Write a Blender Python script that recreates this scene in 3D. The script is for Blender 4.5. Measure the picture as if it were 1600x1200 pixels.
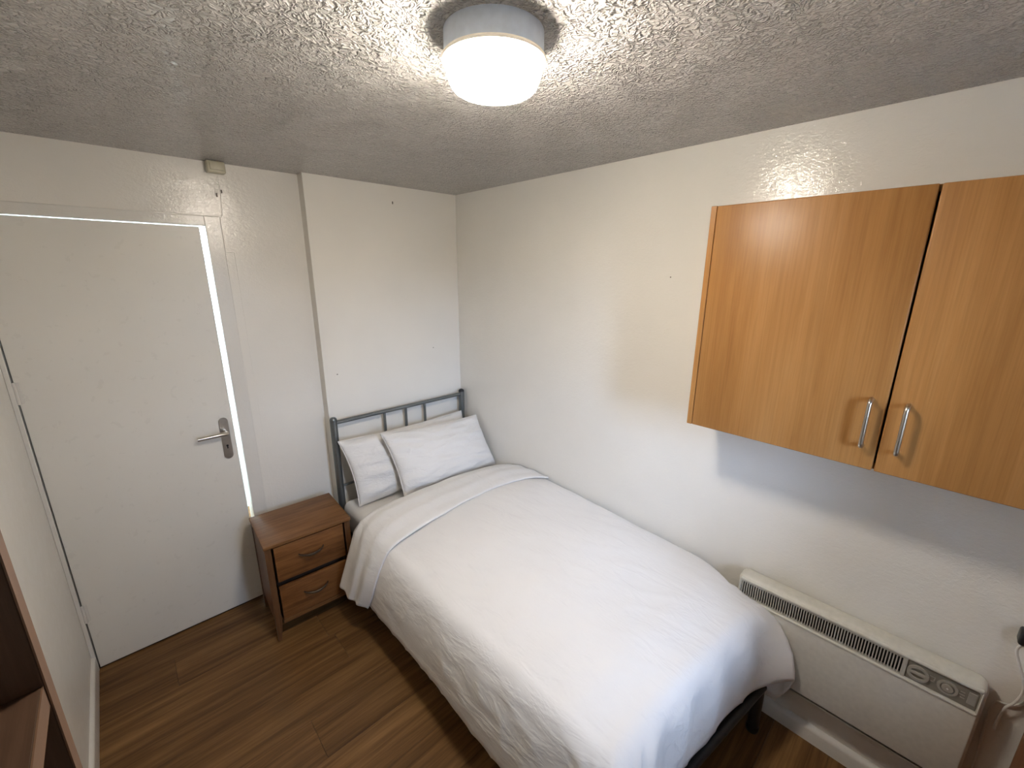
import bpy, bmesh, math, random
from mathutils import Vector, Matrix, noise as mnoise
R = math.radians
random.seed(7)
scene = bpy.context.scene
C = scene.collection
for o in list(bpy.data.objects):
    bpy.data.objects.remove(o)

# ------------------------------------------------------------------ camera, world, exposure
CAM = Vector((-1.7916, -2.4487, 1.8455))
YAW, PITCH, ROLL = R(43.3122), R(-14.8369), R(0.2434)
fwd = Vector((math.sin(YAW)*math.cos(PITCH), math.cos(YAW)*math.cos(PITCH), math.sin(PITCH)))
rgt = Vector((math.cos(YAW), -math.sin(YAW), 0)); upv = rgt.cross(fwd)
r2 = rgt*math.cos(ROLL) + upv*math.sin(ROLL); u2 = -rgt*math.sin(ROLL) + upv*math.cos(ROLL)
cd = bpy.data.cameras.new('camera'); cd.sensor_fit = 'HORIZONTAL'; cd.sensor_width = 36
cd.lens = 663.1658/1600*36; cd.clip_start = .01
cam = bpy.data.objects.new('camera', cd); C.objects.link(cam)
cam.matrix_world = Matrix(((r2.x, u2.x, -fwd.x, CAM.x), (r2.y, u2.y, -fwd.y, CAM.y), (r2.z, u2.z, -fwd.z, CAM.z), (0, 0, 0, 1)))
scene.camera = cam
world = bpy.data.worlds.new('daylight'); scene.world = world; world.use_nodes = True
bg = world.node_tree.nodes['Background']
bg.inputs[1].default_value = 36.0      # bright overcast sky above a darker ground outside the window
_nt = world.node_tree; _tc = _nt.nodes.new('ShaderNodeTexCoord'); _sp = _nt.nodes.new('ShaderNodeSeparateXYZ'); _rp = _nt.nodes.new('ShaderNodeValToRGB')
_nt.links.new(_tc.outputs['Generated'], _sp.inputs[0]); _mr = _nt.nodes.new('ShaderNodeMapRange'); _mr.inputs[1].default_value = -1; _mr.inputs[2].default_value = 1
_nt.links.new(_sp.outputs[2], _mr.inputs[0]); _nt.links.new(_mr.outputs[0], _rp.inputs[0]); _nt.links.new(_rp.outputs[0], bg.inputs[0])
_rp.color_ramp.elements[0].position = .50; _rp.color_ramp.elements[0].color = (.07, .075, .07, 1)
_rp.color_ramp.elements[1].position = .53; _rp.color_ramp.elements[1].color = (.50, .68, 1.0, 1)
scene.view_settings.view_transform = 'Standard'; scene.view_settings.look = 'None'
scene.view_settings.gamma = 1; scene.view_settings.use_curve_mapping = False
scene.view_settings.exposure = 1.26
LAMP_STRENGTH = 57.0
LAMP_COLOR = (1.0, .90, .77, 1)
CORRIDOR_POWER = 110.0

# room numbers
H = 2.328; XL = -2.132; YD = .0705; XS = -.957; YB = -3.3
WIN = (-1.24, -.84, 1.15, 2.05)

# ------------------------------------------------------------------ mesh helpers
class MB:
    """collects shapes into one mesh"""
    def __init__(s): s.v = []; s.f = []
    def add(s, verts, faces):
        n = len(s.v); s.v += [tuple(v) for v in verts]; s.f += [tuple(i+n for i in f) for f in faces]; return s
    def box(s, a, b, bev=0.0, seg=2):
        bm = bmesh.new(); bmesh.ops.create_cube(bm, size=1)
        for v in bm.verts:
            v.co = Vector(((a[0]+b[0])/2+v.co.x*abs(b[0]-a[0]), (a[1]+b[1])/2+v.co.y*abs(b[1]-a[1]), (a[2]+b[2])/2+v.co.z*abs(b[2]-a[2])))
        if bev > 0:
            bmesh.ops.bevel(bm, geom=list(bm.edges), offset=bev, segments=seg, profile=.5, affect='EDGES')
        bm.verts.index_update()
        s.add([v.co[:] for v in bm.verts], [[v.index for v in f.verts] for f in bm.faces]); bm.free(); return s
    def tube(s, pts, r, n=12, cap=True, closed=False):
        pts = [Vector(p) for p in pts]; m = len(pts); rs = r if isinstance(r, (list, tuple)) else [r]*m
        vs = []; prev = None
        for i, p in enumerate(pts):
            t = (pts[min(i+1, m-1)]-pts[max(i-1, 0)]).normalized()
            if prev is None:
                a = Vector((0, 0, 1)) if abs(t.z) < .9 else Vector((1, 0, 0))
                nx = t.cross(a).normalized()
            else:
                nx = (prev - t*prev.dot(t)).normalized()
            prev = nx; ny = t.cross(nx)
            for k in range(n):
                an = 2*math.pi*k/n; vs.append(p + (nx*math.cos(an)+ny*math.sin(an))*rs[i])
        fs = []
        for i in range(m-1):
            for k in range(n):
                fs.append((i*n+k, i*n+(k+1) % n, (i+1)*n+(k+1) % n, (i+1)*n+k))
        if cap:
            fs.append(tuple(range(n-1, -1, -1))); fs.append(tuple((m-1)*n+k for k in range(n)))
        return s.add(vs, fs)
    def lathe(s, prof, c, n=64):
        """prof: list of (radius, z); c: centre"""
        vs = []; fs = []
        for (r, z) in prof:
            for k in range(n):
                an = 2*math.pi*k/n; vs.append((c[0]+r*math.cos(an), c[1]+r*math.sin(an), c[2]+z))
        m = len(prof)
        for i in range(m-1):
            for k in range(n):
                fs.append((i*n+k, i*n+(k+1) % n, (i+1)*n+(k+1) % n, (i+1)*n+k))
        fs.append(tuple(range(n-1, -1, -1))); fs.append(tuple((m-1)*n+k for k in range(n)))
        return s.add(vs, fs)
    def prism(s, poly, axis, a, b):
        """poly: 2D outline in the two other axes (in order), extruded along axis from a to b"""
        n = len(poly); vs = []
        for t in (a, b):
            for (p, q) in poly:
                vs.append({0: (t, p, q), 1: (p, t, q), 2: (p, q, t)}[axis])
        fs = [tuple(range(n-1, -1, -1)), tuple(range(n, 2*n))]
        for i in range(n): fs.append((i, (i+1) % n, n+(i+1) % n, n+i))
        return s.add(vs, fs)

def fixnormals(me):
    bm = bmesh.new(); bm.from_mesh(me); bmesh.ops.recalc_face_normals(bm, faces=bm.faces); bm.to_mesh(me); bm.free()

def obj(name, mb, mat, parent=None, smooth=False, local=False, fix=True):
    """one mesh object; vertices are given in world space unless local=True"""
    off = Vector((0, 0, 0))
    if parent is not None and not local:
        p = parent
        while p is not None: off += p.location; p = p.parent
    me = bpy.data.meshes.new(name)
    me.from_pydata([Vector(v)-off for v in mb.v], [], mb.f); me.update()
    if fix: fixnormals(me)
    if smooth:
        for p in me.polygons: p.use_smooth = True
        if smooth != 'all':
            try: me.set_sharp_from_angle(angle=R(40))
            except Exception: pass
    o = bpy.data.objects.new(name, me); C.objects.link(o)
    if mat: me.materials.append(mat)
    if parent: o.parent = parent
    return o

def tag(o, label=None, cat=None, group=None, kind=None):
    if label: o['label'] = label
    if cat: o['category'] = cat
    if group: o['group'] = group
    if kind: o['kind'] = kind
    return o

def thing(name, label, cat, loc=(0, 0, 0), rz=0, group=None, kind=None):
    o = bpy.data.objects.new(name, None); C.objects.link(o); o.location = loc; o.rotation_euler = (0, 0, rz)
    o.empty_display_size = .05
    return tag(o, label, cat, group, kind)

# ------------------------------------------------------------------ materials
def newmat(name):
    m = bpy.data.materials.new(name); m.use_nodes = True
    nt = m.node_tree; b = nt.nodes['Principled BSDF']
    return m, nt, b
def N(nt, t, **kw):
    n = nt.nodes.new(t)
    for k, v in kw.items(): setattr(n, k, v)
    return n
def L(nt, a, b): nt.links.new(a, b)
def coords(nt, scale=(1, 1, 1), rnd=False, rot=(0, 0, 0)):
    tc = N(nt, 'ShaderNodeTexCoord'); mp = N(nt, 'ShaderNodeMapping')
    mp.inputs['Scale'].default_value = scale; mp.inputs['Rotation'].default_value = rot
    if rnd:
        oi = N(nt, 'ShaderNodeObjectInfo'); mul = N(nt, 'ShaderNodeVectorMath', operation='SCALE')
        cx = N(nt, 'ShaderNodeCombineXYZ')
        for i in range(3): L(nt, oi.outputs['Random'], cx.inputs[i])
        L(nt, cx.outputs[0], mul.inputs[0]); mul.inputs['Scale'].default_value = 37.0
        ad = N(nt, 'ShaderNodeVectorMath', operation='ADD')
        L(nt, tc.outputs['Object'], ad.inputs[0]); L(nt, mul.outputs[0], ad.inputs[1]); L(nt, ad.outputs[0], mp.inputs[0])
    else:
        L(nt, tc.outputs['Object'], mp.inputs[0])
    return mp.outputs[0]
def tnoise(nt, vec, scale, detail=4, rough=.5, dist=0):
    n = N(nt, 'ShaderNodeTexNoise'); n.inputs['Scale'].default_value = scale; n.inputs['Detail'].default_value = detail
    n.inputs['Roughness'].default_value = rough; n.inputs['Distortion'].default_value = dist
    L(nt, vec, n.inputs['Vector']); return n
def ramp(nt, fac, stops):
    r = N(nt, 'ShaderNodeValToRGB'); cr = r.color_ramp
    while len(cr.elements) < len(stops): cr.elements.new(.5)
    for e, (p, c) in zip(cr.elements, stops):
        e.position = p; e.color = (c[0], c[1], c[2], 1) if not isinstance(c, (int, float)) else (c, c, c, 1)
    L(nt, fac, r.inputs[0]); return r
def bump(nt, b, height, strength, dist):
    n = N(nt, 'ShaderNodeBump'); n.inputs['Strength'].default_value = strength; n.inputs['Distance'].default_value = dist
    L(nt, height, n.inputs['Height']); 
    prev = b.inputs['Normal']
    if prev.is_linked: L(nt, prev.links[0].from_socket, n.inputs['Normal'])
    L(nt, n.outputs[0], b.inputs['Normal']); return n
def mixc(nt, fac, a, b, mode='MIX'):
    m = N(nt, 'ShaderNodeMix', data_type='RGBA', blend_type=mode)
    for s, v in ((m.inputs[0], fac), (m.inputs[6], a), (m.inputs[7], b)):
        if hasattr(v, 'links'): L(nt, v, s)
        elif isinstance(v, (int, float)): s.default_value = v
        else: s.default_value = (v[0], v[1], v[2], 1)
    return m.outputs[2]

def plain(name, col, rough=.5, metal=0, spec=.5, bumpy=0, bscale=60):
    m, nt, b = newmat(name)
    v = coords(nt)
    n = tnoise(nt, v, bscale, 3)
    c = ramp(nt, n.outputs[0], [(.3, [x*.95 for x in col]), (.7, [min(1, x*1.04) for x in col])])
    L(nt, c.outputs[0], b.inputs['Base Color'])
    b.inputs['Roughness'].default_value = rough; b.inputs['Metallic'].default_value = metal
    b.inputs['Specular IOR Level'].default_value = spec
    if bumpy: bump(nt, b, n.outputs[0], bumpy, .002)
    return m

def wall_paint(name, col, rough, b_fine, b_wide, spec=.5):
    m, nt, b = newmat(name)
    v = coords(nt)
    wide = tnoise(nt, v, 2.2, 3); fine = tnoise(nt, v, 120, 4, .6); mid = tnoise(nt, v, 26, 4, .6, .4)
    c = ramp(nt, wide.outputs[0], [(.3, [x*.97 for x in col]), (.7, [min(1, x*1.02) for x in col])])
    L(nt, c.outputs[0], b.inputs['Base Color'])
    rr = ramp(nt, mid.outputs[0], [(.35, rough*.8), (.7, rough*1.25)]); L(nt, rr.outputs[0], b.inputs['Roughness'])
    b.inputs['Specular IOR Level'].default_value = spec
    # brushed gloss paint: horizontal brush drags and slow waviness of the plaster
    brush = tnoise(nt, coords(nt, (8, 8, 26)), 6, 3, .55, .5)
    bump(nt, b, mid.outputs[0], b_wide, .004)
    lump = tnoise(nt, coords(nt, (1, 1, 1.6)), 62, 3, .6, .8)
    bump(nt, b, lump.outputs[0], b_wide*1.6, .0022)
    bump(nt, b, brush.outputs[0], b_fine, .0012)
    bump(nt, b, fine.outputs[0], b_fine*.6, .0006)
    return m

def ceiling_mat():
    m, nt, b = newmat('stippled_ceiling_paint')
    v = coords(nt)
    wide = tnoise(nt, v, 1.6, 3)
    c = ramp(nt, wide.outputs[0], [(.3, (.58, .56, .53)), (.7, (.64, .62, .59))])
    L(nt, c.outputs[0], b.inputs['Base Color'])
    b.inputs['Roughness'].default_value = .20; b.inputs['Specular IOR Level'].default_value = .5
    # worm-like stipple: warped cells with raised ridges
    wn = tnoise(nt, v, 22, 2, .5)
    ad = N(nt, 'ShaderNodeMix', data_type='VECTOR'); ad.inputs[0].default_value = .035
    L(nt, v, ad.inputs[4]); L(nt, wn.outputs['Color'], ad.inputs[5])
    n1 = tnoise(nt, ad.outputs[1], 46, 1.2, .45, 1.2)
    k = N(nt, 'ShaderNodeMath', operation='SUBTRACT'); L(nt, n1.outputs[0], k.inputs[0]); k.inputs[1].default_value = .5
    k2 = N(nt, 'ShaderNodeMath', operation='ABSOLUTE'); L(nt, k.outputs[0], k2.inputs[0])
    rid = ramp(nt, k2.outputs[0], [(0.0, 1.0), (.045, .8), (.12, 0.0)])
    n2 = tnoise(nt, v, 85, 1.5, .45, .5)
    dots = ramp(nt, n2.outputs[0], [(.52, 0.0), (.66, 1.0)])
    sel = tnoise(nt, v, 9, 2); sr = ramp(nt, sel.outputs[0], [(.38, .25), (.62, 1.0)])
    h1 = N(nt, 'ShaderNodeMath', operation='MULTIPLY'); L(nt, rid.outputs[0], h1.inputs[0]); L(nt, sr.outputs[0], h1.inputs[1])
    h2 = N(nt, 'ShaderNodeMath', operation='MULTIPLY_ADD'); L(nt, dots.outputs[0], h2.inputs[0]); h2.inputs[1].default_value = .45
    L(nt, h1.outputs[0], h2.inputs[2])
    bump(nt, b, h2.outputs[0], 1.0, .0125)
    return m

def wood(name, axis, dark, mid, light, rough=.4, ring=3.0, fine=1.0, rnd=False, bmp=.15, stretch=14, contrast=.5):
    """long grain along axis 0/1/2"""
    m, nt, b = newmat(name)
    sc = [1, 1, 1]; sc[axis] = 1.0/stretch
    v = coords(nt, sc, rnd)
    big = tnoise(nt, v, ring*3.2, 3, .55, .8)
    wv = tnoise(nt, v, ring*14, 5, .65, .4)
    sc2 = [1, 1, 1]; sc2[axis] = 1.0/60
    v2 = coords(nt, sc2, rnd)
    fn = tnoise(nt, v2, 260*fine, 3, .6)
    mx = N(nt, 'ShaderNodeMath', operation='MULTIPLY_ADD'); L(nt, wv.outputs[0], mx.inputs[0]); mx.inputs[1].default_value = contrast
    mm = N(nt, 'ShaderNodeMath', operation='MULTIPLY'); L(nt, big.outputs[0], mm.inputs[0]); mm.inputs[1].default_value = 1-contrast
    L(nt, mm.outputs[0], mx.inputs[2])
    c = ramp(nt, mx.outputs[0], [(.32, dark), (.5, mid), (.68, light)])
    f = ramp(nt, fn.outputs[0], [(.35, .82), (.6, 1.0)])
    col = mixc(nt, .75, c.outputs[0], f.outputs[0], 'MULTIPLY')
    if rnd:
        oi = N(nt, 'ShaderNodeObjectInfo'); rr = ramp(nt, oi.outputs['Random'], [(0, .92), (1, 1.08)])
        col = mixc(nt, 1.0, col, rr.outputs[0], 'MULTIPLY')
    L(nt, col, b.inputs['Base Color']); b.inputs['Roughness'].default_value = rough; b.inputs['Specular IOR Level'].default_value = .28
    bump(nt, b, fn.outputs[0], bmp, .0008)
    return m

def fabric(name, col, crease=.35, cs=7, rot=(0, 0, 0), stretch=(1, 1, 1)):
    m, nt, b = newmat(name)
    v = coords(nt)
    n = tnoise(nt, v, 3, 3)
    c = ramp(nt, n.outputs[0], [(.3, [x*.975 for x in col]), (.7, [min(1, x*1.01) for x in col])])
    L(nt, c.outputs[0], b.inputs['Base Color'])
    b.inputs['Roughness'].default_value = .85; b.inputs['Specular IOR Level'].default_value = .2
    b.inputs['Sheen Weight'].default_value = .15
    vc = coords(nt, stretch, False, rot)
    cr = tnoise(nt, vc, cs, 4, .55, .35)
    k = N(nt, 'ShaderNodeMath', operation='SUBTRACT'); L(nt, cr.outputs[0], k.inputs[0]); k.inputs[1].default_value = .5
    k2 = N(nt, 'ShaderNodeMath', operation='ABSOLUTE'); L(nt, k.outputs[0], k2.inputs[0])
    rr = ramp(nt, k2.outputs[0], [(0, 1.0), (.10, .35), (.3, 0.0)])
    bump(nt, b, rr.outputs[0], crease, .006)
    wv = tnoise(nt, v, 900, 1); bump(nt, b, wv.outputs[0], .12, .0004)
    return m

M = {}
M['wall'] = wall_paint('satin_wall_paint', (.80, .775, .725), .085, .22, .30)
M['wall_left'] = wall_paint('left_wall_paint', (.80, .775, .725), .35, .05, .02, .4)
M['wall_matt'] = wall_paint('cream_wall_paint', (.82, .79, .73), .55, .10, .03, .3)
M['door'] = wall_paint('door_paint', (.77, .75, .70), .33, .06, .02, .4)
M['trim'] = wall_paint('trim_gloss_paint', (.74, .72, .68), .12, .20, .26)
M['ceiling'] = ceiling_mat()
M['floor'] = wood('oak_laminate', 0, (.052, .022, .006), (.155, .076, .026), (.27, .145, .054), .42, 2.6, 1.0, True, .2, 18, .6)
M['gap'] = plain('plank_joint_underlay', (.03, .018, .01), .8)
M['night'] = wood('walnut_laminate_x', 0, (.085, .034, .010), (.19, .085, .029), (.28, .14, .055), .45, 3.2, 1.0, False, .15, 12, .5)
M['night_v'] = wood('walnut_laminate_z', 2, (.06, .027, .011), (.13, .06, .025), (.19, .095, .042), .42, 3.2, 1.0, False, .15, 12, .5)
M['night_drawer'] = wood('walnut_laminate_drawer', 0, (.07, .026, .008), (.18, .075, .024), (.27, .125, .045), .38, 4.2, 1.0, True, .15, 10, .5)
M['beech'] = wood('beech_laminate', 2, (.29, .128, .034), (.385, .183, .056), (.455, .232, .080), .36, 1.9, .8, True, .06, 14, .45)
M['shelf'] = wood('dark_walnut_board_z', 2, (.030, .016, .009), (.072, .040, .024), (.125, .073, .045), .5, 3.5, 1.0, False, .25, 16, .5)
M['shelf_y'] = wood('dark_walnut_board_y', 1, (.040, .021, .012), (.095, .053, .033), (.155, .092, .060), .5, 3.5, 1.0, False, .25, 16, .5)
M['shelf_edge'] = plain('walnut_edge_band', (.16, .09, .053), .45)
M['desk'] = wood('red_brown_desk_board', 2, (.20, .075, .03), (.29, .12, .05), (.36, .165, .075), .4, 2.4, 1.0, False, .1)
M['steel'] = plain('grey_metallic_paint', (.20, .215, .215), .32, .75, .5)
M['black'] = plain('black_powder_coat', (.018, .019, .021), .35, .1, .5)
M['blackplastic'] = plain('black_plastic', (.012, .012, .013), .35)
M['nickel'] = plain('brushed_nickel', (.52, .49, .44), .28, 1.0)
M['bronze'] = plain('dark_bronze', (.11, .085, .065), .32, .9)
M['white_metal'] = plain('daylight_tinted_lamp_base', (.66, .74, .87), .35)  # blue tint of the window daylight is put into the base colour
M['heater'] = plain('cream_enamel_heater', (.62, .60, .53), .34)
M['heater_panel'] = plain('warm_white_heater_panel', (.60, .575, .52), .40)
M['heater_dark'] = plain('dark_heater_inside', (.035, .032, .028), .6)
M['heater_slat'] = plain('grey_heater_slat', (.46, .44, .39), .45)
M['heater_ctrl'] = plain('taupe_control_plastic', (.21, .19, .155), .4)
M['heater_knob'] = plain('taupe_knob_plastic', (.36, .33, .28), .4)
M['cream'] = plain('aged_cream_plastic', (.55, .52, .40), .35)
M['white_plastic'] = plain('white_plastic', (.70, .68, .64), .35)
M['paper'] = plain('white_paper', (.80, .79, .76), .7)
M['mark'] = plain('dark_wall_mark', (.13, .11, .09), .7)
M['duvet'] = fabric('white_cotton_duvet', (.80, .785, .775), .27, 12, (0, 0, R(28)), (1, .32, 1))
M['pillow'] = fabric('white_cotton_pillow', (.80, .78, .755), .50, 9, (0, 0, 0), (.6, 1, 1.6))
M['sheet'] = fabric('white_fitted_sheet', (.78, .77, .76), .15, 6)
def lampmat():
    m, nt, b = newmat('lit_opal_glass')
    b.inputs['Base Color'].default_value = (.9, .9, .88, 1); b.inputs['Roughness'].default_value = .2
    b.inputs['Emission Color'].default_value = LAMP_COLOR; b.inputs['Emission Strength'].default_value = LAMP_STRENGTH
    return m
M['lamp'] = lampmat()
def rimmat():
    m, nt, b = newmat('opal_glass_rim')
    b.inputs['Base Color'].default_value = (.72, .64, .48, 1); b.inputs['Roughness'].default_value = .3
    b.inputs['Emission Color'].default_value = LAMP_COLOR; b.inputs['Emission Strength'].default_value = .12
    return m
M['rim'] = rimmat()
def glassmat():
    m, nt, b = newmat('window_glass'); nt.nodes.remove(b)
    out = nt.nodes['Material Output']
    t = N(nt, 'ShaderNodeBsdfTransparent'); g = N(nt, 'ShaderNodeBsdfGlossy'); g.inputs['Roughness'].default_value = .02
    f = N(nt, 'ShaderNodeFresnel'); f.inputs[0].default_value = 1.45
    mx = N(nt, 'ShaderNodeMixShader'); L(nt, f.outputs[0], mx.inputs[0]); L(nt, t.outputs[0], mx.inputs[1]); L(nt, g.outputs[0], mx.inputs[2])
    L(nt, mx.outputs[0], out.inputs[0]); return m
M['glass'] = glassmat()

# ------------------------------------------------------------------ the room shell
def struct(name, mb, mat, label, cat, parent=None, smooth=False):
    return tag(obj(name, mb, mat, parent, smooth), label, cat, kind='structure')
T = .12
floor = struct('floor', MB().box((XL-T, YB-T, -.10), (T, 1.35, -.008)), M['gap'], 'brown oak laminate floor of long planks running below the door', 'floor')
# planks, long side along x, each a piece of its own
PW = .192
plank_meshes = {}
rows = int((1.3 - YB)/PW)+1
prow = random.Random(3)
for r in range(rows):
    y1 = YD + .02 + 6*PW - r*PW; y0 = y1 - PW
    if y0 < YB: y0 = YB
    if y1 - y0 < .02: continue
    x = XL - prow.uniform(.05, 1.1)
    while x < 0:
        xa, xb = max(x, XL), min(x+1.21, 0.0)
        if xb - xa > .03:
            key = (round(xb-xa, 3), round(y1-y0, 3))
            if key not in plank_meshes:
                mb = MB().box((-(xb-xa)/2+.0004, -(y1-y0)/2+.0004, -.008), ((xb-xa)/2-.0004, (y1-y0)/2-.0004, 0), .0005, 1)
                pl = obj('plank', mb, M['floor'], floor, local=True); plank_meshes[key] = pl.data
            else:
                pl = bpy.data.objects.new('plank', plank_meshes[key]); C.objects.link(pl); pl.parent = floor
            pl.location = ((xa+xb)/2, (y0+y1)/2, 0)
        x += 1.21
struct('ceiling', MB().box((XL-T, YB-T, H), (T, 1.35, H+.1)), M['ceiling'], 'grey white ceiling with raised worm-like stipple texture', 'ceiling')
wr = struct('wall_right', MB().box((0, YB-T, -.1), (T, 1.35, H+.1)), M['wall'], 'off white painted wall beside the bed carrying the wall cupboards', 'wall')
struct('wall_left', MB().box((XL-T, YB-T, -.1), (XL, 1.35, H+.1)), M['wall_left'], 'narrow off white wall left of the door', 'wall')
DX0, DX1, DZ = -2.120, -1.394, 2.046       # door opening
wb = MB().box((DX1, YD, -.1), (0, YD+.10, H+.1)).box((XL, YD, DZ), (DX1, YD+.10, H+.1)).box((XL-T, YD, -.1), (DX0, YD+.10, DZ))
wback = struct('wall_back', wb, M['wall'], 'glossy off white wall around and above the door', 'wall')
wbed = struct('wall_boxing', MB().box((XS, 0, -.1), (0, YD+.01, H+.05), .002, 1), M['wall_matt'], 'cream boxed-out wall behind the headboard, proud of the door wall', 'wall')
wx0, wx1, wz0, wz1 = WIN
wf = MB().box((XL-T, YB-T, -.1), (wx0, YB, H+.1)).box((wx1, YB-T, -.1), (T, YB, H+.1)).box((wx0, YB-T, -.1), (wx1, YB, wz0)).box((wx0, YB-T, wz1), (wx1, YB, H+.1))
struct('wall_front', wf, M['wall'], 'off white wall with the window opposite the door', 'wall')
# corridor beyond the door
cw = MB().box((XL-T, 1.25, -.1), (T, 1.35, H+.1))
struct('wall_corridor', cw, M['wall_matt'], 'pale corridor wall seen through the bright gap beside the door', 'wall')
ld = bpy.data.lights.new('corridor_lamp_light', 'POINT'); ld.energy = CORRIDOR_POWER; ld.color = (.60, .82, 1.0); ld.shadow_soft_size = .09
clamp_ = thing('corridor_lamp', 'round white ceiling lamp in the corridor behind the door', 'lamp', (-1.05, .72, H))
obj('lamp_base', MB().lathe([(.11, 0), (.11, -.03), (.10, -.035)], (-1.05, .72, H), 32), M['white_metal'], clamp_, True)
lo = bpy.data.objects.new('corridor_lamp_light', ld); C.objects.link(lo); lo.parent = clamp_; lo.location = (0, 0, -.16)
# small marks and nail holes in the walls
def mark(parent, p, axis, s=.004, ln=.004):
    q = Vector(p); s *= .75; a = [s, s, ln*.8]; a[axis] = .0015
    obj('nail_mark', MB().box(q-Vector(a), q+Vector(a), .0007, 1), M['mark'], parent)
mark(wbed, (-.46, -.002, 2.235), 1, .004, .009); mark(wbed, (-.222, -.001, 1.343), 1, .002, .004); mark(wbed, (-.883, -.001, 1.262), 1, .005, .003)
mark(wback, (-1.338, YD-.001, 1.401), 1, .003, .007); mark(wr, (-.001, -1.543, 1.825), 0, .003, .003)
mark(wback, (-1.327, YD-.001, 2.187), 1, .004, .010); mark(wback, (-1.306, YD-.001, 2.205), 1, .003, .009)

# skirting boards: quarter-round topped profile
def skirting(name, prof, axis, a, b, label):
    struct(name, MB().prism(prof, axis, a, b), M['trim'], label, 'skirting board', smooth=True)
def prof(base, sgn, t, h):
    pts = [(base, 0), (base+sgn*t, 0), (base+sgn*t, h-t*.9)]
    for k in range(1, 6):
        an = k/5*math.pi/2; pts.append((base+sgn*t*(math.cos(an)), h-t*.9+t*.9*math.sin(an)))
    return pts
skirting('baseboard_right', prof(0, -1, .020, .072), 1, YB, 0, 'grey white skirting board along the floor under the wall heater')
skirting('baseboard_left', prof(XL, 1, .014, .085), 1, YB, YD, 'white skirting board at the foot of the left wall by the door')
sk = [(p[0], p[1]) for p in prof(YD, -1, .014, .085)]
struct('baseboard_back', MB().prism(sk, 0, -1.33, XS), M['trim'], 'short skirting board behind the nightstand', 'skirting board', smooth=True)

# door frame / architrave
fr = thing('trim_1', 'flat off white door frame with a slim architrave around the door', 'door frame', (DX1, YD, 0), kind='structure')
obj('architrave', MB().box((DX1, YD-.009, 0), (-1.330, YD+.001, 2.090), .0025, 2), M['trim'], fr)
obj('architrave', MB().box((XL, YD-.009, DZ), (DX1, YD+.001, 2.090), .0025, 2), M['trim'], fr)
obj('jamb', MB().box((DX1-.001, YD-.008, 0), (DX1+.004, YD+.10, DZ)), M['trim'], fr)
obj('jamb', MB().box((XL, YD-.012, 0), (DX0+.003, YD+.10, DZ), .002, 1), M['trim'], fr)
obj('door_stop', MB().box((DX0, YD+.042, 0), (DX0+.03, YD+.06, DZ)), M['trim'], fr)
obj('head', MB().box((DX0, YD-.008, DZ-.002), (DX1, YD+.10, DZ+.002)), M['trim'], fr)
obj('threshold', MB().box((DX0, YD+.004, -.004), (DX1, YD+.10, .010)), M['gap'], fr)
struct('trim_2', MB().box((-1.330, YD-.003, .0), (-1.292, YD+.001, 1.93), .0012, 1), M['wall'], 'thin painted filler strip on the wall right of the door frame', 'filler strip')

# door leaf
d = thing('door_1', 'plain flush off white door with a steel lever handle, slightly open to light', 'door', (-2.114, YD, 0), kind='structure')
obj('door_leaf', MB().box((-2.1125, YD+.000, .008), (-1.417, YD+.038, 2.041), .0015, 1), M['door'], d)
for z in (1.37, .315, 1.80):
    hg = obj('hinge', MB().tube([(-2.1125, YD-.006, z-.045), (-2.1125, YD-.006, z+.045)], .0055, 10), M['trim'], d, True)
    obj('hinge_leaf', MB().box((-2.111, YD-.003, z-.043), (-2.098, YD+.001, z+.043), .0008, 1), M['trim'], hg)
# handle plate: stadium shape
def stadium(cx, cz, hw, hh, n=10):
    pts = []
    for k in range(n+1): an = math.pi*k/n; pts.append((cx+hw*math.cos(an), cz+hh-hw+hw*math.sin(an)))
    for k in range(n+1): an = math.pi+math.pi*k/n; pts.append((cx+hw*math.cos(an), cz-hh+hw+hw*math.sin(an)))
    return pts
hx, hz = -1.460, 1.003
hp = obj('handle_plate', MB().prism(stadium(hx, hz, .020, .112), 1, YD-.007, YD), M['nickel'], d)
lev = MB().tube([(hx+.002, YD-.006, hz+.036), (hx+.002, YD-.030, hz+.036)], .0085, 14)
lev.tube([(hx+.006, YD-.044, hz+.036), (hx-.004, YD-.047, hz+.036), (hx-.06, YD-.048, hz+.036), (hx-.122, YD-.048, hz+.0355)], [.0088, .0095, .0092, .0088], 14)
lev.tube([(hx+.002, YD-.026, hz+.036), (hx+.002, YD-.048, hz+.036)], .0088, 14)
obj('lever', lev, M['nickel'], hp, True)
kh = MB().prism([(hx+.0055*math.cos(a*math.pi/6), hz-.040+.0055*math.sin(a*math.pi/6)) for a in range(12)], 1, YD-.0082, YD-.006)
kh.box((hx-.0028, YD-.0082, hz-.056), (hx+.0028, YD-.006, hz-.040))
obj('keyhole', kh, M['blackplastic'], hp)
for zz in (.099, -.099):
    obj('screw', MB().tube([(hx, YD-.0095, hz+zz), (hx, YD-.005, hz+zz)], .0042, 10), M['nickel'], hp, True)

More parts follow.
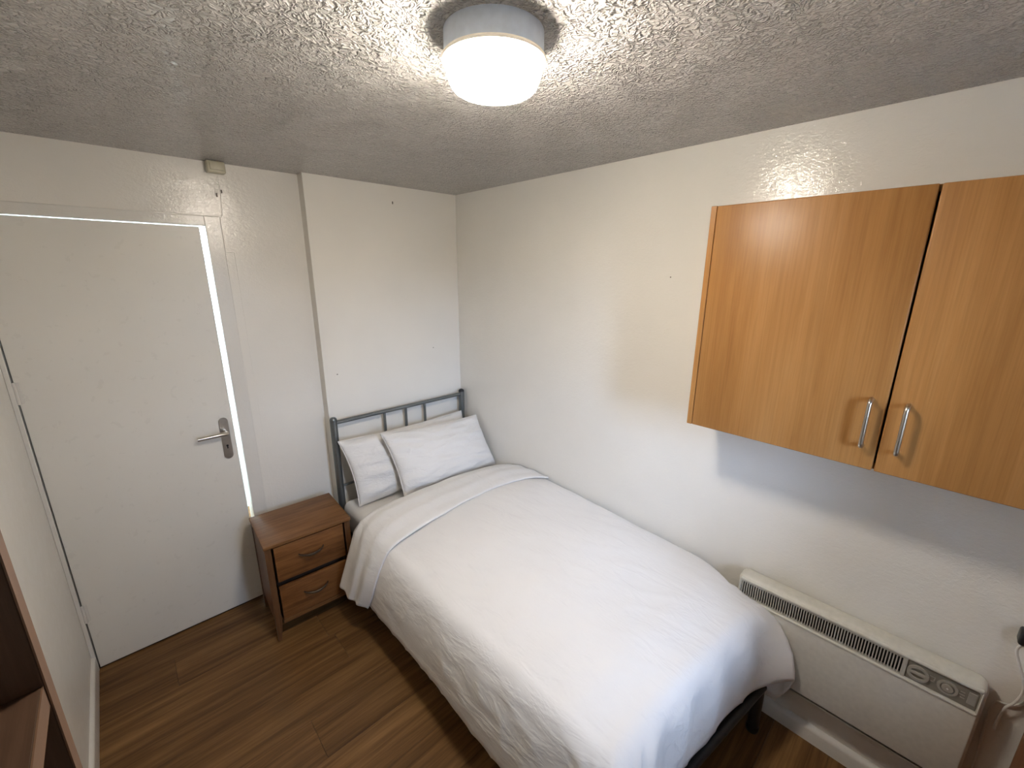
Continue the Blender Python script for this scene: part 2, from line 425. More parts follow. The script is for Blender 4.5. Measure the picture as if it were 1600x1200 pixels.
# window behind the camera
_pd = bpy.data.lights.new('window_portal', 'AREA'); _pd.shape = 'RECTANGLE'; _pd.size = wx1-wx0; _pd.size_y = wz1-wz0; _pd.cycles.is_portal = True
_po = bpy.data.objects.new('window_portal', _pd); C.objects.link(_po); _po.location = ((wx0+wx1)/2, YB-T+.005, (wz0+wz1)/2); _po.rotation_euler = (R(90), 0, 0)
w = thing('window_1', 'narrow white framed window over the desk letting in cool daylight', 'window', ((wx0+wx1)/2, YB-T, wz0), kind='structure')
def bar(n, a, b): return obj(n, MB().box(a, b, .004, 1), M['trim'], w)
bar('frame', (wx0, YB-.09, wz0), (wx0+.045, YB-.03, wz1)); bar('frame', (wx1-.045, YB-.09, wz0), (wx1, YB-.03, wz1))
bar('frame', (wx0, YB-.09, wz0), (wx1, YB-.03, wz0+.045)); bar('frame', (wx0, YB-.09, wz1-.045), (wx1, YB-.03, wz1))
xm = (wz0+wz1)/2; bar('transom', (wx0+.04, YB-.085, xm-.015), (wx1-.04, YB-.035, xm+.015))
obj('pane', MB().box((wx0+.04, YB-.064, wz0+.04), (wx1-.04, YB-.060, xm-.013)), M['glass'], w)
obj('pane', MB().box((wx0+.04, YB-.064, xm+.013), (wx1-.04, YB-.060, wz1-.04)), M['glass'], w)
bar('window_sill', (wx0-.03, YB-.03, wz0-.025), (wx1+.03, YB+.05, wz0+.003))

# unseen blind, added so its slats steer daylight away from the door
vb = thing('added_blind', 'added white slat blind at the window, slats angled to steer daylight off the door', 'blind', ((wx0+wx1)/2, YB+.05, wz0-.04))
obj('added_blind_rail', MB().box((wx0-.06, YB+.012, wz1+.02), (wx1+.06, YB+.088, wz1+.055), .003, 1), M['trim'], vb)
_sd = Vector((math.sin(R(26)), math.cos(R(26)), 0)); _sn = Vector((_sd.y, -_sd.x, 0)); _sl = None
for k in range(8):
    cx_ = wx0-.05+.072*k
    if _sl is None:
        a_ = _sd*.043; b_ = _sn*.0008; mb_ = MB(); vv = []
        for z_ in (0.0, wz1+.02-(wz0-.04)):
            for (p_, q_) in ((1, 1), (-1, 1), (-1, -1), (1, -1)):
                w_ = a_*p_+b_*q_; vv.append((w_.x, w_.y, z_))
        mb_.add(vv, [(3, 2, 1, 0), (4, 5, 6, 7), (0, 1, 5, 4), (1, 2, 6, 5), (2, 3, 7, 6), (3, 0, 4, 7)])
        _sl = obj('added_blind_slat', mb_, M['trim'], vb, local=True); o_ = _sl
    else:
        o_ = _sl.copy(); C.objects.link(o_); o_.parent = vb
    o_.location = (cx_-(wx0+wx1)/2, 0, 0)

# ------------------------------------------------------------------ ceiling lamp
LC = (-1.100, -1.655, H)
lamp = thing('ceiling_lamp', 'round pale ceiling lamp with glowing opal glass bowl', 'lamp', LC)
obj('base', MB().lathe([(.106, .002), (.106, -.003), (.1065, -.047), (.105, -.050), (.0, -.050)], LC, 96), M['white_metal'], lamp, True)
obj('rim', MB().lathe([(.102, -.046), (.1105, -.047), (.1120, -.0505), (.1105, -.054), (.100, -.055)], LC, 96), M['rim'], lamp, True)
gl = [(.1050, -.0535), (.1050, -.060), (.1025, -.071), (.0985, -.083), (.0935, -.095), (.0890, -.101), (.0815, -.1055), (.0690, -.1085), (.045, -.1105), (.002, -.111)]
obj('glass_bowl', MB().lathe(gl, LC, 64), M['lamp'], lamp, True)

# ------------------------------------------------------------------ sensor box on the wall by the ceiling
sb = thing('sensor_box', 'small cream plastic box fixed where door wall meets ceiling', 'sensor box', (-1.320, YD, 2.27))
bb = MB().box((-1.356, .022, 2.278), (-1.284, YD+.002, 2.327), .006, 3); obj('housing', bb, M['cream'], sb, True)
obj('cover', MB().box((-1.346, .015, 2.287), (-1.292, .024, 2.320), .004, 2), M['cream'], sb, True)
wire = MB().tube([(-1.312, YD-.0015, 2.280), (-1.311, YD-.0015, 2.20), (-1.318, YD-.0015, 2.10), (-1.3285, YD-.0015, 2.085), (-1.3285, YD-.0015, 1.2), (-1.3285, YD-.0015, .05)], .0014, 6)
tag(obj('sensor_wire', wire, M['wall'], None, True), 'thin painted wire running from the sensor box down the architrave edge', 'wire')

# ------------------------------------------------------------------ wall cupboards
CF = -.270; CT = 2.058; CB = 1.294; CY0 = -1.798; CYG = -2.347; CY1 = -2.90
cab = thing('wall_cupboard', 'honey beech two-door wall cupboard with steel bow handles', 'cupboard', (0, (CY0+CY1)/2, CB))
TH = .018
def cp(n, a, b, bev=.001): return obj(n, MB().box(a, b, bev, 1), M['beech'], cab)
cp('side_panel', (CF+.002, CY0-TH, CB), (-.001, CY0, CT)); cp('side_panel', (CF+.002, CY1, CB), (-.001, CY1+TH, CT))
cp('top_panel', (CF+.022, CY1+TH, CT-TH), (-.001, CY0-TH, CT)); cp('bottom_panel', (CF+.022, CY1+TH, CB), (-.001, CY0-TH, CB+TH))
cp('back_panel', (-.008, CY1+TH, CB+TH), (-.002, CY0-TH, CT-TH)); cp('shelf', (CF+.04, CY1+TH, 1.66), (-.008, CY0-TH, 1.678))
for (ya, yb, hy) in ((CYG+.0025, CY0-TH-.002, -2.311), (CY1+.002, CYG-.0025, -2.388)):
    dr = obj('cupboard_door', MB().box((CF, ya, CB+.001), (CF+.019, yb, CT-.001), .0035, 3), M['beech'], cab, True)
    z0, z1, xo = 1.366, 1.503, CF-.030
    pts = [(CF, hy, z0), (CF-.018, hy, z0)]
    for k in range(1, 6):
        an = k/5*math.pi/2; pts.append((CF-.018-.012*math.sin(an), hy, z0+.012*(1-math.cos(an))))
    for k in range(0, 6):
        an = k/5*math.pi/2; pts.append((xo+.012*(1-math.cos(an)), hy, z1-.012+.012*math.sin(an)))
    pts += [(CF, hy, z1)]
    hh = MB().tube(pts, .0058, 12)
    tag(obj('handle', hh, M['nickel'], dr, True), 'brushed steel bow handle')

# ------------------------------------------------------------------ panel heater
HX = -.085; HY0 = -2.008; HY1 = -2.708; HZ0 = .238; HZ1 = .650
ht = thing('panel_heater', 'cream electric panel heater with slatted grille, fixed to the wall past the bed', 'heater', (0, (HY0+HY1)/2, HZ0))
GZ0, GZ1 = .556, .628; GY0, GY1 = -2.020, -2.697; GD = -2.528
obj('back_box', MB().box((-.050, HY1+.012, HZ0+.015), (-.004, HY0-.012, HZ1-.012), .004, 1), M['heater'], ht)
# casing as a frame around the grille slot: outline extruded in x with bevelled edges
def rrect(y0, y1, z0, z1, r, n=6):
    pts = []
    for (cy, cz, a0) in ((y1-r, z1-r, 0), (y0+r, z1-r, 90), (y0+r, z0+r, 180), (y1-r, z0+r, 270)):
        for k in range(n+1):
            an = R(a0+90*k/n); pts.append((cy+r*math.cos(an), cz+r*math.sin(an)))
    return pts
cas = MB()
outer = rrect(HY1, HY0, HZ0, HZ1, .020); n_ = len(outer)
def inset(pts, dd):
    cy = (HY0+HY1)/2; cz = (HZ0+HZ1)/2; hy = (HY0-HY1)/2; hz_ = (HZ1-HZ0)/2
    return [(cy+(y-cy)*(1-dd/hy), cz+(z-cz)*(1-dd/hz_)) for (y, z) in pts]
rings = [(-.030, 0.0), (HX+.016, 0.0), (HX+.006, .003), (HX+.001, .009), (HX, .014)]
vs = []
for (x, dd) in rings:
    vs += [(x, y, z) for (y, z) in inset(outer, dd)]
fs = []
for i in range(len(rings)-1):
    for k in range(n_): fs.append((i*n_+k, i*n_+(k+1) % n_, (i+1)*n_+(k+1) % n_, (i+1)*n_+k))
fs.append(tuple(range(n_)))
cas.add(vs, fs)
# front face with slot: top band, two ends and the lower lip as thin slabs that close the ring
fi = inset(outer, .014); ys = [p[0] for p in fi]; zs = [p[1] for p in fi]
fy0, fy1, fz0, fz1 = max(ys), min(ys), min(zs), max(zs)
obj('casing', cas, M['heater'], ht, True)
band = MB().box((HX-.004, fy1-.006, GZ1), (HX+.020, fy0+.006, fz1+.006), .006, 3)
obj('top_band', band, M['heater'], ht, True)
obj('end_strip', MB().box((HX-.003, GY0, GZ0-.004), (HX+.02, fy0+.006, GZ1+.004), .002, 1), M['heater'], ht, True)
obj('end_strip', MB().box((HX-.003, fy1-.006, GZ0-.004), (HX+.02, GY1, GZ1+.004), .002, 1), M['heater'], ht, True)
lip = MB().box((HX-.006, fy1-.004, GZ0-.010), (HX+.02, fy0+.004, GZ0), .0035, 3); obj('front_lip', lip, M['heater'], ht, True)
obj('front_panel', MB().box((HX-.002, fy1-.008, HZ0+.020), (HX+.02, fy0+.008, GZ0-.009), .005, 3), M['heater_panel'], ht, True)
obj('grille_recess', MB().box((HX+.026, GY1, GZ0-.006), (HX+.030, GY0, GZ1+.006)), M['heater_dark'], ht)
obj('grille_rail', MB().box((HX+.001, GD, GZ1-.006), (HX+.010, GY0, GZ1)), M['heater_slat'], ht)
obj('grille_rail', MB().box((HX+.001, GD, GZ0), (HX+.010, GY0, GZ0+.005)), M['heater_slat'], ht)
NS = 61; sl0 = None
for k in range(NS):
    y = GY0-.006 - (GY0-GD-.012)*k/(NS-1)
    if sl0 is None:
        sl0 = obj('slat', MB().box((HX+.002, -.0017, GZ0), (HX+.010, .0017, GZ1)), M['heater_slat'], ht, local=True)
        o = sl0
        me = sl0.data
        for v in me.vertices: v.co.z -= HZ0
    else:
        o = sl0.copy(); C.objects.link(o); o.parent = ht
    o.location = (0, y-(HY0+HY1)/2, 0)
cpn = obj('control_panel', MB().box((HX+.004, GY1+.003, GZ0), (HX+.016, GD-.001, GZ1), .001, 1), M['heater_ctrl'], ht)
obj('divider', MB().box((HX-.001, GD-.004, GZ0), (HX+.016, GD+.006, GZ1), .001, 1), M['heater_slat'], ht)
def xdisc(mb, y, z, r, x0, x1, n=28, sy=1.0, hole=0):
    o1 = [(y+sy*r*math.cos(2*math.pi*k/n), z+r*math.sin(2*math.pi*k/n)) for k in range(n)]
    if not hole: return mb.prism(o1, 0, x0, x1)
    i1 = [(y+sy*hole*math.cos(2*math.pi*k/n), z+hole*math.sin(2*math.pi*k/n)) for k in range(n)]
    vs = [(x, a, b_) for x in (x0, x1) for P in (o1, i1) for (a, b_) in P]; fs = []
    for k in range(n):
        j = (k+1) % n
        fs += [(2*n+k, 2*n+j, 3*n+j, 3*n+k), (k, j, 2*n+j, 2*n+k), (n+k, 3*n+k, 3*n+j, n+j), (k, n+k, n+j, j)]
    return mb.add(vs, fs)
ky, kz = -2.560, (GZ0+GZ1)/2
kb = obj('mode_knob', xdisc(MB(), ky, kz, .0265, HX+.005, HX-.003, hole=.019), M['heater_knob'], cpn, True)
obj('knob_bar', MB().box((HX-.004, ky-.020, kz-.005), (HX+.004, ky+.020, kz+.005), .002, 2), M['heater_knob'], cpn)
dy = -2.628
dl = obj('thermostat_dial', xdisc(xdisc(MB(), dy, kz, .024, HX+.005, HX+.000, hole=.017), dy, kz, .013, HX+.005, HX-.003), M['heater_knob'], cpn, True)
obj('dial_spot', xdisc(MB(), dy, kz, .0025, HX, HX-.0045, 10), M['white_plastic'], cpn, True)
for (yy, zz, a_, b_) in ((-2.592, .012, .006, .0015), (-2.594, -.004, .005, .0015), (-2.598, .004, .0015, .010), (-2.660, .010, .005, .0015), (-2.660, 0, .006, .0015), (-2.662, -.010, .005, .0015)):
    obj('printed_mark', MB().box((HX+.003, yy-a_, kz+zz-b_), (HX+.0055, yy+a_, kz+zz+b_)), M['heater_knob'], cpn)
obj('panel_window', MB().box((HX+.002, -2.690, kz-.020), (HX+.006, -2.672, kz+.022), .001, 1), M['heater_knob'], cpn)

# ------------------------------------------------------------------ socket, plug, cable, desk
so = thing('wall_socket', 'white double wall socket above the desk end', 'socket', (0, -2.80, .79))
obj('faceplate', MB().box((-.010, -2.875, .790), (-.000, -2.735, .876), .003, 2), M['white_plastic'], so, True)
for yy in (-2.77, -2.84): obj('rocker_switch', MB().box((-.014, yy-.008, .855), (-.009, yy+.008, .870), .001, 1), M['white_plastic'], so)
pl = thing('black_plug', 'black plug in the wall socket at the right edge', 'plug', (-.010, -2.75, .81))
obj('plug_body', MB().box((-.052, -2.782, .812), (-.0105, -2.727, .858), .008, 3), M['blackplastic'], pl, True)
def spline(P, n=14):
    P = [Vector(p) for p in P]; out = []
    Q = [P[0]*2-P[1]]+P+[P[-1]*2-P[-2]]
    for i in range(1, len(Q)-2):
        for k in range(n):
            t = k/n; a, b, c_, d_ = Q[i-1:i+3]
            out.append(.5*((2*b)+(c_-a)*t+(2*a-5*b+4*c_-d_)*t*t+(3*b-a-3*c_+d_)*t**3))
    out.append(P[-1]); return out
cbp = [(-.035, -2.752, .814), (-.034, -2.738, .806), (-.030, -2.735, .778), (-.026, -2.750, .735), (-.024, -2.766, .69), (-.024, -2.772, .650), (-.026, -2.765, .610), (-.026, -2.752, .576), (-.026, -2.747, .535), (-.024, -2.747, .487)]
tag(obj('white_cable', MB().tube(spline(cbp), .0034, 8), M['white_plastic'], None, True), 'white cable hanging from the black plug with its free end by the heater', 'cable', 'white cables by the heater')
cb2 = [(-.012, -2.80, .788), (-.010, -2.795, .70), (-.009, -2.785, .62), (-.009, -2.768, .588), (-.009, -2.748, .578), (-.009, -2.735, .568), (-.009, -2.730, .52), (-.009, -2.735, .40), (-.012, -2.745, .10)]
tag(obj('white_cable', MB().tube(spline(cb2), .0030, 8), M['white_plastic'], None, True), 'second white cable lying against the wall behind the first', 'cable', 'white cables by the heater')
dk = thing('desk', 'red-brown wooden desk whose end panel shows at the lower right corner', 'desk', (-.60, -3.05, 0))
obj('end_panel', MB().box((-.55, -2.825, 0), (-.022, -2.800, .705), .0015, 1), M['desk'], dk)
obj('end_panel', MB().box((-.55, -3.285, 0), (-.022, -3.260, .705), .0015, 1), M['desk'], dk)
obj('back_panel', MB().box((-.060, -3.260, .25), (-.042, -2.825, .70), .001, 1), M['desk'], dk)
obj('desktop', MB().box((-.58, -3.290, .705), (-.002, -2.795, .730), .002, 1), M['desk'], dk)

# ------------------------------------------------------------------ bookcase at the left edge
BX = -1.885; BYF = -1.950; BYN = -2.75; BT = .020
bc = thing('bookcase', 'dark walnut open bookcase standing against the left wall', 'bookcase', (XL+.12, (BYF+BYN)/2, 0))
bxb = XL+.016
def bpart(n, a, b, m): return obj(n, MB().box(a, b, .0008, 1), m, bc)
for (y0, y1) in ((BYF-BT, BYF), (BYN, BYN+BT)):
    sp = bpart('side_panel', (bxb, y0, 0), (BX-.0012, y1, 1.92), M['shelf'])
    obj('edge_band', MB().box((BX-.0012, y0, 0), (BX, y1, 1.92)), M['shelf_edge'], sp)
for z in (.10, .45, .80, 1.15, 1.503, 1.92):
    s_ = bpart('shelf_board', (bxb, BYN+BT, z-.022), (BX-.0032, BYF-BT, z), M['shelf_y'])
    obj('edge_band', MB().box((BX-.0032, BYN+BT, z-.022), (BX-.002, BYF-BT, z)), M['shelf_edge'], s_)
bpart('back_panel', (bxb-.006, BYN, 0), (bxb, BYF, 1.92), M['shelf'])
ps = MB().box((-.085, -.12, 0), (.085, .12, .0012)); po = obj('paper_sheet', ps, M['paper'], None)
po.location = (-2.005, -2.178, 1.5035); po.rotation_euler = (0, 0, R(-8)); tag(po, 'white sheet of paper lying on the bookcase shelf', 'paper')

# ------------------------------------------------------------------ nightstand
nr = R(-2.6)
ns = thing('nightstand', 'small walnut nightstand with two drawers between door and bed', 'nightstand', (-1.2325, -.190, 0), nr)
W2, D2, ZT = .2095, .171, .560
def npart(n, a, b, m, bev=.0015, par=None, sm=False): return obj(n, MB().box(a, b, bev, 2), m, par or ns, sm, local=True)
npart('top', (-W2, -D2-.004, ZT-.018), (W2, D2, ZT), M['night'], .003, None, True)
lw = .028
for sx in (-1, 1):
    for sy in (-1, 1):
        xo = sx*(W2-.004); xi = xo - sx*lw; yo = sy*(D2-.008); yi = yo - sy*.030
        mb = MB(); vs = []
        for (z, fx, fy) in ((0, .55, .6), (.10, 1, 1), (ZT-.018, 1, 1)):
            xx = xo-sx*lw*fx; yy = yo-sy*.030*fy
            vs += [(xo, yo, z), (xx, yo, z), (xx, yy, z), (xo, yy, z)]
        fs = [(3, 2, 1, 0), (8, 9, 10, 11)]
        for i in range(2):
            for k in range(4): fs.append((i*4+k, i*4+(k+1) % 4, (i+1)*4+(k+1) % 4, (i+1)*4+k))
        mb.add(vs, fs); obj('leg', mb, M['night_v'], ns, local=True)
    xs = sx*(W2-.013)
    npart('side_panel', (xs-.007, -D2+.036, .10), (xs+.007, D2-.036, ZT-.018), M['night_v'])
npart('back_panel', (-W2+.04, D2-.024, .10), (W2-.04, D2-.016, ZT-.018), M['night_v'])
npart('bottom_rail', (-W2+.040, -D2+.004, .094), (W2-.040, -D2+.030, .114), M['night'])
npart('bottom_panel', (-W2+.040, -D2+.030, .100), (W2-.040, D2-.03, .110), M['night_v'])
npart('drawer_cavity', (-W2+.040, -D2+.042, .112), (W2-.040, -D2+.048, ZT-.018), M['gap'])
for (z0, z1) in ((.338, .534), (.117, .306)):
    dr = npart('drawer_front', (-W2+.0425, -D2+.004, z0), (W2-.0425, -D2+.022, z1), M['night_drawer'], .0022, None, True)
    zc = z0+.62*(z1-z0)-.012
    pts = []
    for k in range(17):
        t = -1+2*k/16; pts.append((t*.060, -D2+.004-.026*(1-t*t)**.6, zc-.012*(1-t*t)+.006))
    o = obj('drawer_handle', MB().tube(pts, [.0032+.0036*(1-(-1+2*k/16)**2) for k in range(17)], 8), M['bronze'], dr, True, local=True)
    tag(o, 'dark bronze bow handle')

# ------------------------------------------------------------------ bed frame, mattress
bed = thing('bed_frame', 'grey metal single bed frame with barred headboard', 'bed', (-.49, -1.05, 0))
HBY = -.046
for px_ in (-.951, -.031):
    post = obj('headboard_post', MB().tube([(px_, HBY, 0), (px_, HBY, 1.008)], .0205, 20), M['steel'], bed, True)
    cpz = MB().lathe([(.0205, 0), (.0205, .004), (.0185, .011), (.013, .017), (.004, .020)], (px_, HBY, 1.006), 20)
    obj('post_cap', cpz, M['black'] if px_ > -.5 else M['steel'], post, True)
obj('headboard_rail', MB().tube([(-.951, HBY, .990), (-.031, HBY, .990)], .0125, 14), M['steel'], bed, True)
obj('headboard_rail', MB().tube([(-.951, HBY, .585), (-.031, HBY, .585)], .008, 12), M['steel'], bed, True)
for bx_ in (-.633, -.483, -.340):
    obj('headboard_bar', MB().tube([(bx_, HBY, .585), (bx_, HBY, .985)], .0085, 12), M['steel'], bed, True)
FYr, FYl = -2.171, -2.057
def footy(x): return FYr + (FYl-FYr)*(x-(-.10))/(-.93+.10)
obj('side_rail', MB().tube([(-.951, HBY, .285), (-.935, footy(-.935)+.02, .285)], .020, 14), M['black'], bed, True)
obj('side_rail', MB().tube([(-.031, HBY, .285), (-.125, footy(-.125)+.02, .285)], .020, 14), M['black'], bed, True)
obj('foot_rail', MB().tube([(-.935, footy(-.935), .236), (-.132, footy(-.132), .236)], .0185, 14), M['black'], bed, True)
for lx in (-.132, -.86):
    fy = footy(lx)+.016
    lg = obj('foot_leg', MB().tube([(lx, fy-.010, .004), (lx, fy-.006, .32)], .0215, 18), M['black'], bed, True)
    obj('foot_cap', MB().lathe([(.0225, 0), (.0235, .004), (.0235, .022), (.0220, .026)], (lx, fy-.010, 0), 18), M['blackplastic'], lg, True)
for k in range(9):
    y = -.22-k*.215
    obj('bed_slat', MB().box((-.938, y-.032, .292), (-.045, y+.032, .304), .002, 1), M['desk'], bed)
mt = MB().box((-.965, -2.000, .306), (-.024, -.072, .502), .045, 5)
mat_o = obj('mattress', mt, M['sheet'], None, 'all'); tag(mat_o, 'mattress in a white fitted sheet, showing below the pillows', 'mattress')

# ------------------------------------------------------------------ duvet
def lerp(a, b, t): return a+(b-a)*t
def sstep(a, b, x):
    t = max(0, min(1, (x-a)/(b-a))); return t*t*(3-2*t)
def interp(x, pts):
    if x <= pts[0][0]: return pts[0][1]
    for (a, va), (b, vb) in zip(pts, pts[1:]):
        if x <= b: return lerp(va, vb, (x-a)/(b-a))
    return pts[-1][1]
def interp3(t, P):
    """smooth path through (t, Vector) knots (Catmull-Rom)"""
    for i in range(len(P)-1):
        if t <= P[i+1][0] or i == len(P)-2:
            a = P[max(i-1, 0)][1]; b = P[i][1]; c_ = P[i+1][1]; d_ = P[min(i+2, len(P)-1)][1]
            s = max(0, min(1, (t-P[i][0])/(P[i+1][0]-P[i][0])))
            return .5*((2*b)+(c_-a)*s+(2*a-5*b+4*c_-d_)*s*s+(3*b-a-3*c_+d_)*s**3)
def nz(x, y, z=0, s=1): return mnoise.noise(Vector((x*s, y*s, z*s)))
DY0, = (-.455,)
def zR(y): return interp(-y, [(.40, .560), (.60, .585), (.74, .606), (.90, .622), (1.10, .618), (1.5, .600), (1.84, .590), (2.0, .592), (2.12, .585)])
def xR(y): return -.024 - .096*sstep(1.80, 2.08, -y)
def xLf(y): return -.985 + .02*sstep(1.7, 2.1, -y)
def yF(u): return lerp(-1.985, -2.075, u)
NU, NV = 84, 150
def top(u, v):
    yf = yF(u); y = lerp(DY0, yf, v); x = lerp(xLf(y), xR(y), u)
    z = lerp(.566, zR(y), u) + .030*(1-(2*u-1)**4)*sstep(0, .15, v)
    z -= .016*sstep(.90, 1.0, v)
    rr = min(u, 1-u)
    z += .0075*nz(x, y, 1.3, 3.2)*sstep(0, .1, rr) + .0028*(1-abs(nz(x*1.0+y*.4, y*.35-x*.3, 7.7, 11)))**3
    return Vector((x, y, z))
verts = []; faces = []
for j in range(NV+1):
    for i in range(NU+1): verts.append(top(i/NU, j/NV))
for j in range(NV):
    for i in range(NU):
        a = j*(NU+1)+i; faces.append((a, a+NU+1, a+NU+2, a+1))
# ridge loop: left edge (head to foot), foot edge (left to right), right edge (foot to head)
ridge = [j*(NU+1) for j in range(NV+1)] + [NV*(NU+1)+i for i in range(1, NU+1)] + [j*(NU+1)+NU for j in range(NV-1, -1, -1)]
nr_ = len(ridge); jL = NV; jF = NV+NU
NW = 22
V3 = Vector
footHem = [(0, V3((-1.055, -2.075, .215))), (.10, V3((-.985, -2.085, .240))), (.25, V3((-.83, -2.084, .278))), (.45, V3((-.65, -2.102, .288))), (.62, V3((-.48, -2.120, .288))), (.76, V3((-.34, -2.137, .286))), (.86, V3((-.245, -2.156, .288))), (.94, V3((-.165, -2.215, .315))), (1.0, V3((-.122, -2.262, .335)))]
rightHem = [(0, V3((-.122, -2.262, .335))), (.035, V3((-.108, -2.225, .215))), (.07, V3((-.110, -2.150, .190))), (.14, V3((-.106, -2.02, .200))), (.20, V3((-.075, -1.94, .24))), (.26, V3((-.012, -1.82, .30))), (.5, V3((-.010, -1.40, .32))), (1, V3((-.010, DY0, .34)))]
def hem(k):
    if k <= jL:
        t = k/NV; y = lerp(DY0, -2.03, t)
        base = V3((-1.082+.010*nz(0, y, 3, 3.0), y, .208-.030*sstep(.55, 1.0, t)+.010*nz(0, y, 9, 2.2)))
        return base.lerp(footHem[0][1], sstep(.86, 1.0, t))
    if k <= jF: return interp3((k-jL)/NU, footHem)
    return interp3((k-jF)/(nr_-1-jF), rightHem)
def outw(k):
    if k < jL-12: an = 180
    elif k <= jL+10: an = lerp(180, 270, (k-jL+12)/22)
    elif k < jF-12: an = 270
    elif k <= jF+8: an = lerp(270, 360, (k-jF+12)/20)
    else: an = 360
    return V3((math.cos(R(an)), math.sin(R(an)), 0))
idx = list(ridge)
for wv in range(1, NW+1):
    t = wv/NW; row = []
    for k in range(nr_):
        P0 = verts[ridge[k]]; P3 = hem(k); o_ = outw(k)
        right = k > jF+8
        kk = .012 if right else .075
        dz = P0.z-P3.z
        P1 = P0 + o_*kk + V3((0, 0, -.004)); P2 = P3 + V3((0, 0, .55*dz)) + o_*(0 if right else .006)
        p = P0*(1-t)**3 + P1*3*t*(1-t)**2 + P2*3*t*t*(1-t) + P3*t**3
        s_ = k*.0125
        if not right:
            on_foot = sstep(jL-14, jL+14, k)*(1-sstep(jF+2, jF+10, k))
            cr = sstep(jF-34, jF-6, k)*(1-sstep(jF, jF+8, k))
            lc = sstep(jL-26, jL, k)*(1-sstep(jL+8, jL+26, k))
            ph = s_*lerp(6.0, 26, on_foot) + 2.5*nz(s_, t*.6, 4, 1.6)
            amp = (.0025+.0060*on_foot+.0060*cr+.008*lc)*sstep(.18, .7, t)*(1-.75*on_foot*sstep(.7, 1, t))
            p = p + o_*(amp*math.sin(ph) + .005*nz(p.x+p.z*.6, p.y+p.z, p.z, 7)*sstep(.1, .5, t)*(1-.6*on_foot*sstep(.6, 1, t)))
            dg = 1-abs(nz(s_*2.2+t*1.3, t*.8-s_*.35, 2.2, 4.2))
            p = p + o_*(.0045*dg**6*sstep(.1, .4, t))
        verts.append(p); row.append(len(verts)-1)
    for k in range(nr_-1):
        faces.append((idx[k], row[k], row[k+1], idx[k+1]))
    idx = row
mb = MB(); mb.v = verts; mb.f = faces
duv = obj('duvet', mb, M['duvet'], None, 'all')
tag(duv, 'white cotton duvet spread over the single bed, hanging over its left side and foot', 'duvet')
sm = duv.modifiers.new('thickness', 'SOLIDIFY'); sm.thickness = .010; sm.offset = -1
# make sure normals point outwards (up on the top face)
if duv.data.polygons[10].normal.z < 0:
    duv.data.flip_normals()
# turned-down band at the head end
U = [(0, V3((-.013, -.495, .588))), (.10, V3((-.12, -.472, .606))), (.28, V3((-.35, -.440, .612))), (.48, V3((-.62, -.420, .606))), (.64, V3((-.85, -.418, .600))), (.735, V3((-.962, -.412, .575))), (.80, V3((-1.022, -.408, .518))), (.88, V3((-1.062, -.402, .415))), (.94, V3((-1.094, -.396, .310))), (1, V3((-1.128, -.390, .202)))]
Lo = [(0, V3((-.013, -.890, .634))), (.10, V3((-.12, -.815, .640))), (.28, V3((-.35, -.758, .632))), (.48, V3((-.65, -.768, .624))), (.64, V3((-.88, -.785, .606))), (.735, V3((-.995, -.790, .580))), (.80, V3((-1.050, -.782, .520))), (.88, V3((-1.090, -.755, .405))), (.94, V3((-1.102, -.715, .295))), (1, V3((-1.103, -.655, .195)))]
mb = MB(); NA, NB = 120, 26
for j in range(NB+1):
    tv = j/NB
    for i in range(NA+1):
        tu = i/NA
        a = interp3(tu, U); b_ = interp3(tu, Lo)
        p = a.lerp(b_, tv)
        side = sstep(.70, .84, tu)
        nrm = V3((-side, 0, 1-side)).normalized()
        bulge = .020*math.sin(math.pi*min(1, tv*1.05))**.8
        p += nrm*bulge
        edge = (1-sstep(0, .12, tv))*(1-side)
        p += V3((0, -.012*edge, -.040*edge))
        flap = sstep(.74, .9, tu)
        p += V3((-1, .15, 0))*(.0065*flap*math.sin(tv*17+1.5*nz(tu, tv, 3, 3)))
        p += nrm*(.004*nz(p.x, p.y, 5, 8) + .003*math.sin(tv*21+4*nz(p.x*2, 0, 1))*(1-flap))
        # hem dips in the middle of the flap edge
        mb.v.append(p)
for j in range(NB):
    for i in range(NA):
        a = j*(NA+1)+i; mb.f.append((a, a+1, a+NA+2, a+NA+1))
bnd = obj('turned_down_fold', mb, M['duvet'], duv, 'all')
tag(bnd, 'duvet edge folded back below the pillows, its end hanging beside the nightstand')
if sum(p.normal.z for p in bnd.data.polygons) < 0: bnd.data.flip_normals()
sm = bnd.modifiers.new('thickness', 'SOLIDIFY'); sm.thickness = .006; sm.offset = -1
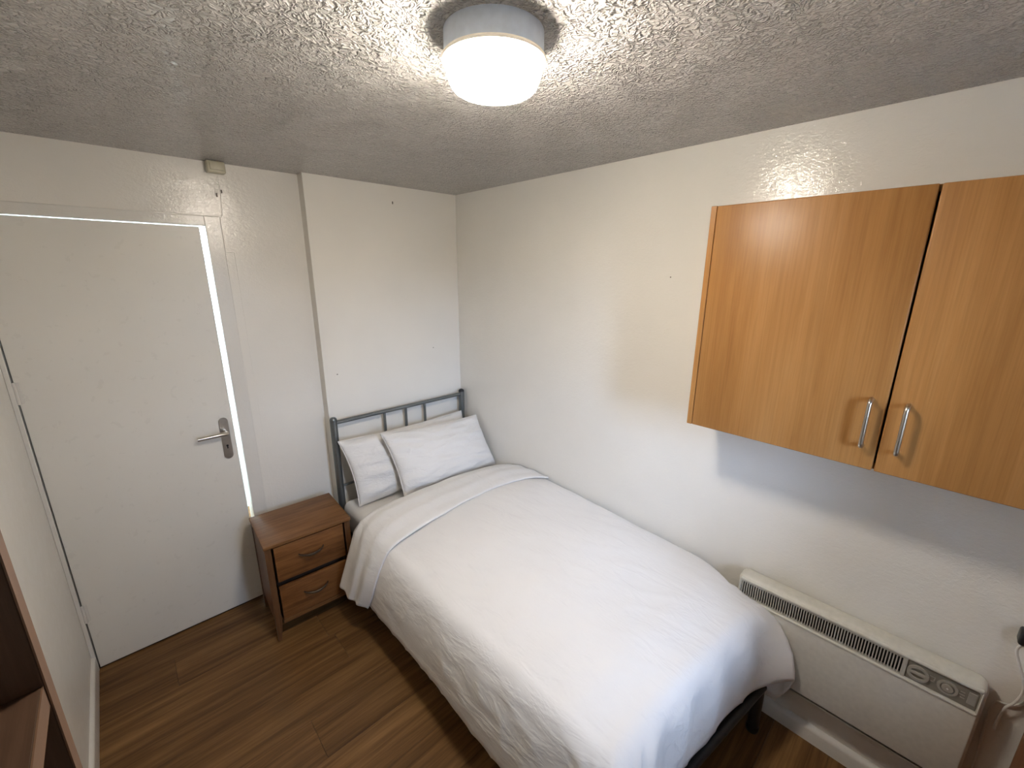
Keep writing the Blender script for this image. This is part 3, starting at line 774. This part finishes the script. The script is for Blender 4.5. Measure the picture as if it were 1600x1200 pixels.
# ------------------------------------------------------------------ pillows
def pillow(name, TL, TR, BL, BR, thick, label, seed):
    """corners in world space; plump grid between two faces with pointed corners and a sewn edge"""
    TL, TR, BL, BR = [V3(p) for p in (TL, TR, BL, BR)]
    nrm = (TR-TL).cross(BL-TL).normalized()
    if nrm.y > 0: nrm = -nrm
    cen = (TL+TR+BL+BR)/4
    root = thing(name, label, 'pillow', ((BL+BR)/2)[:], 0, 'pillows on the bed')
    n1, n2 = 56, 40; mb = MB(); rowid = {}
    def pt(u, v, s):
        # edges bow inwards so that the corners stay sharp
        pin = .05
        uu = u*(1-pin*(1-v*v)); vv = v*(1-pin*1.3*(1-u*u))
        p = TL.lerp(TR, (uu+1)/2).lerp(BL.lerp(BR, (uu+1)/2), (vv+1)/2)
        e = max(0, (1-u*u)*(1-v*v))
        h_ = thick*(e**.42)*(1+.12*v)
        wr = .013*nz(u*1.2+seed, v*2.5, seed, 2.4)*e**.25
        # pull creases that radiate from the corners and the short ends
        cr = .026*math.sin(13*v+3*nz(u, v, seed, 2))*max(0, abs(u)-.45)*(1-abs(u))*4
        return p + nrm*((h_*s*(1.0 if s > 0 else .5)) + wr*s + cr*(1 if s > 0 else 0))
    for s in (1, -1):
        for j in range(n2+1):
            for i in range(n1+1):
                u = -1+2*i/n1; v = -1+2*j/n2
                u = math.sin(u*math.pi/2)*.6+u*.4; v = math.sin(v*math.pi/2)*.6+v*.4
                b_ = i in (0, n1) or j in (0, n2)
                if s == -1 and b_: rowid[(s, i, j)] = rowid[(1, i, j)]; continue
                mb.v.append(pt(u, v, s)); rowid[(s, i, j)] = len(mb.v)-1
        for j in range(n2):
            for i in range(n1):
                q = [rowid[(s, i, j)], rowid[(s, i+1, j)], rowid[(s, i+1, j+1)], rowid[(s, i, j+1)]]
                mb.f.append(tuple(q if s < 0 else q[::-1]))
    obj('pillow_case', mb, M['pillow'], root, 'all')
    ed = []
    for i in range(n1+1): ed.append(V3(mb.v[rowid[(1, i, 0)]]))
    for j in range(1, n2+1): ed.append(V3(mb.v[rowid[(1, n1, j)]]))
    for i in range(n1-1, -1, -1): ed.append(V3(mb.v[rowid[(1, i, n2)]]))
    for j in range(n2-1, -1, -1): ed.append(V3(mb.v[rowid[(1, 0, j)]]))
    obj('edge_seam', MB().tube(ed, .0032, 6), M['pillow'], root, True)
    return root
pillow('pillow', (-.958, -.105, .893), (-.070, -.090, .878), (-.918, -.225, .512), (-.04, -.235, .505), .085, 'white pillow at the back, leaning on the headboard behind another pillow', 3.1)
pillow('pillow', (-.752, -.225, .922), (-.030, -.210, .868), (-.705, -.375, .556), (-.004, -.400, .535), .095, 'white pillow in front, leaning on the other pillow', 8.4)
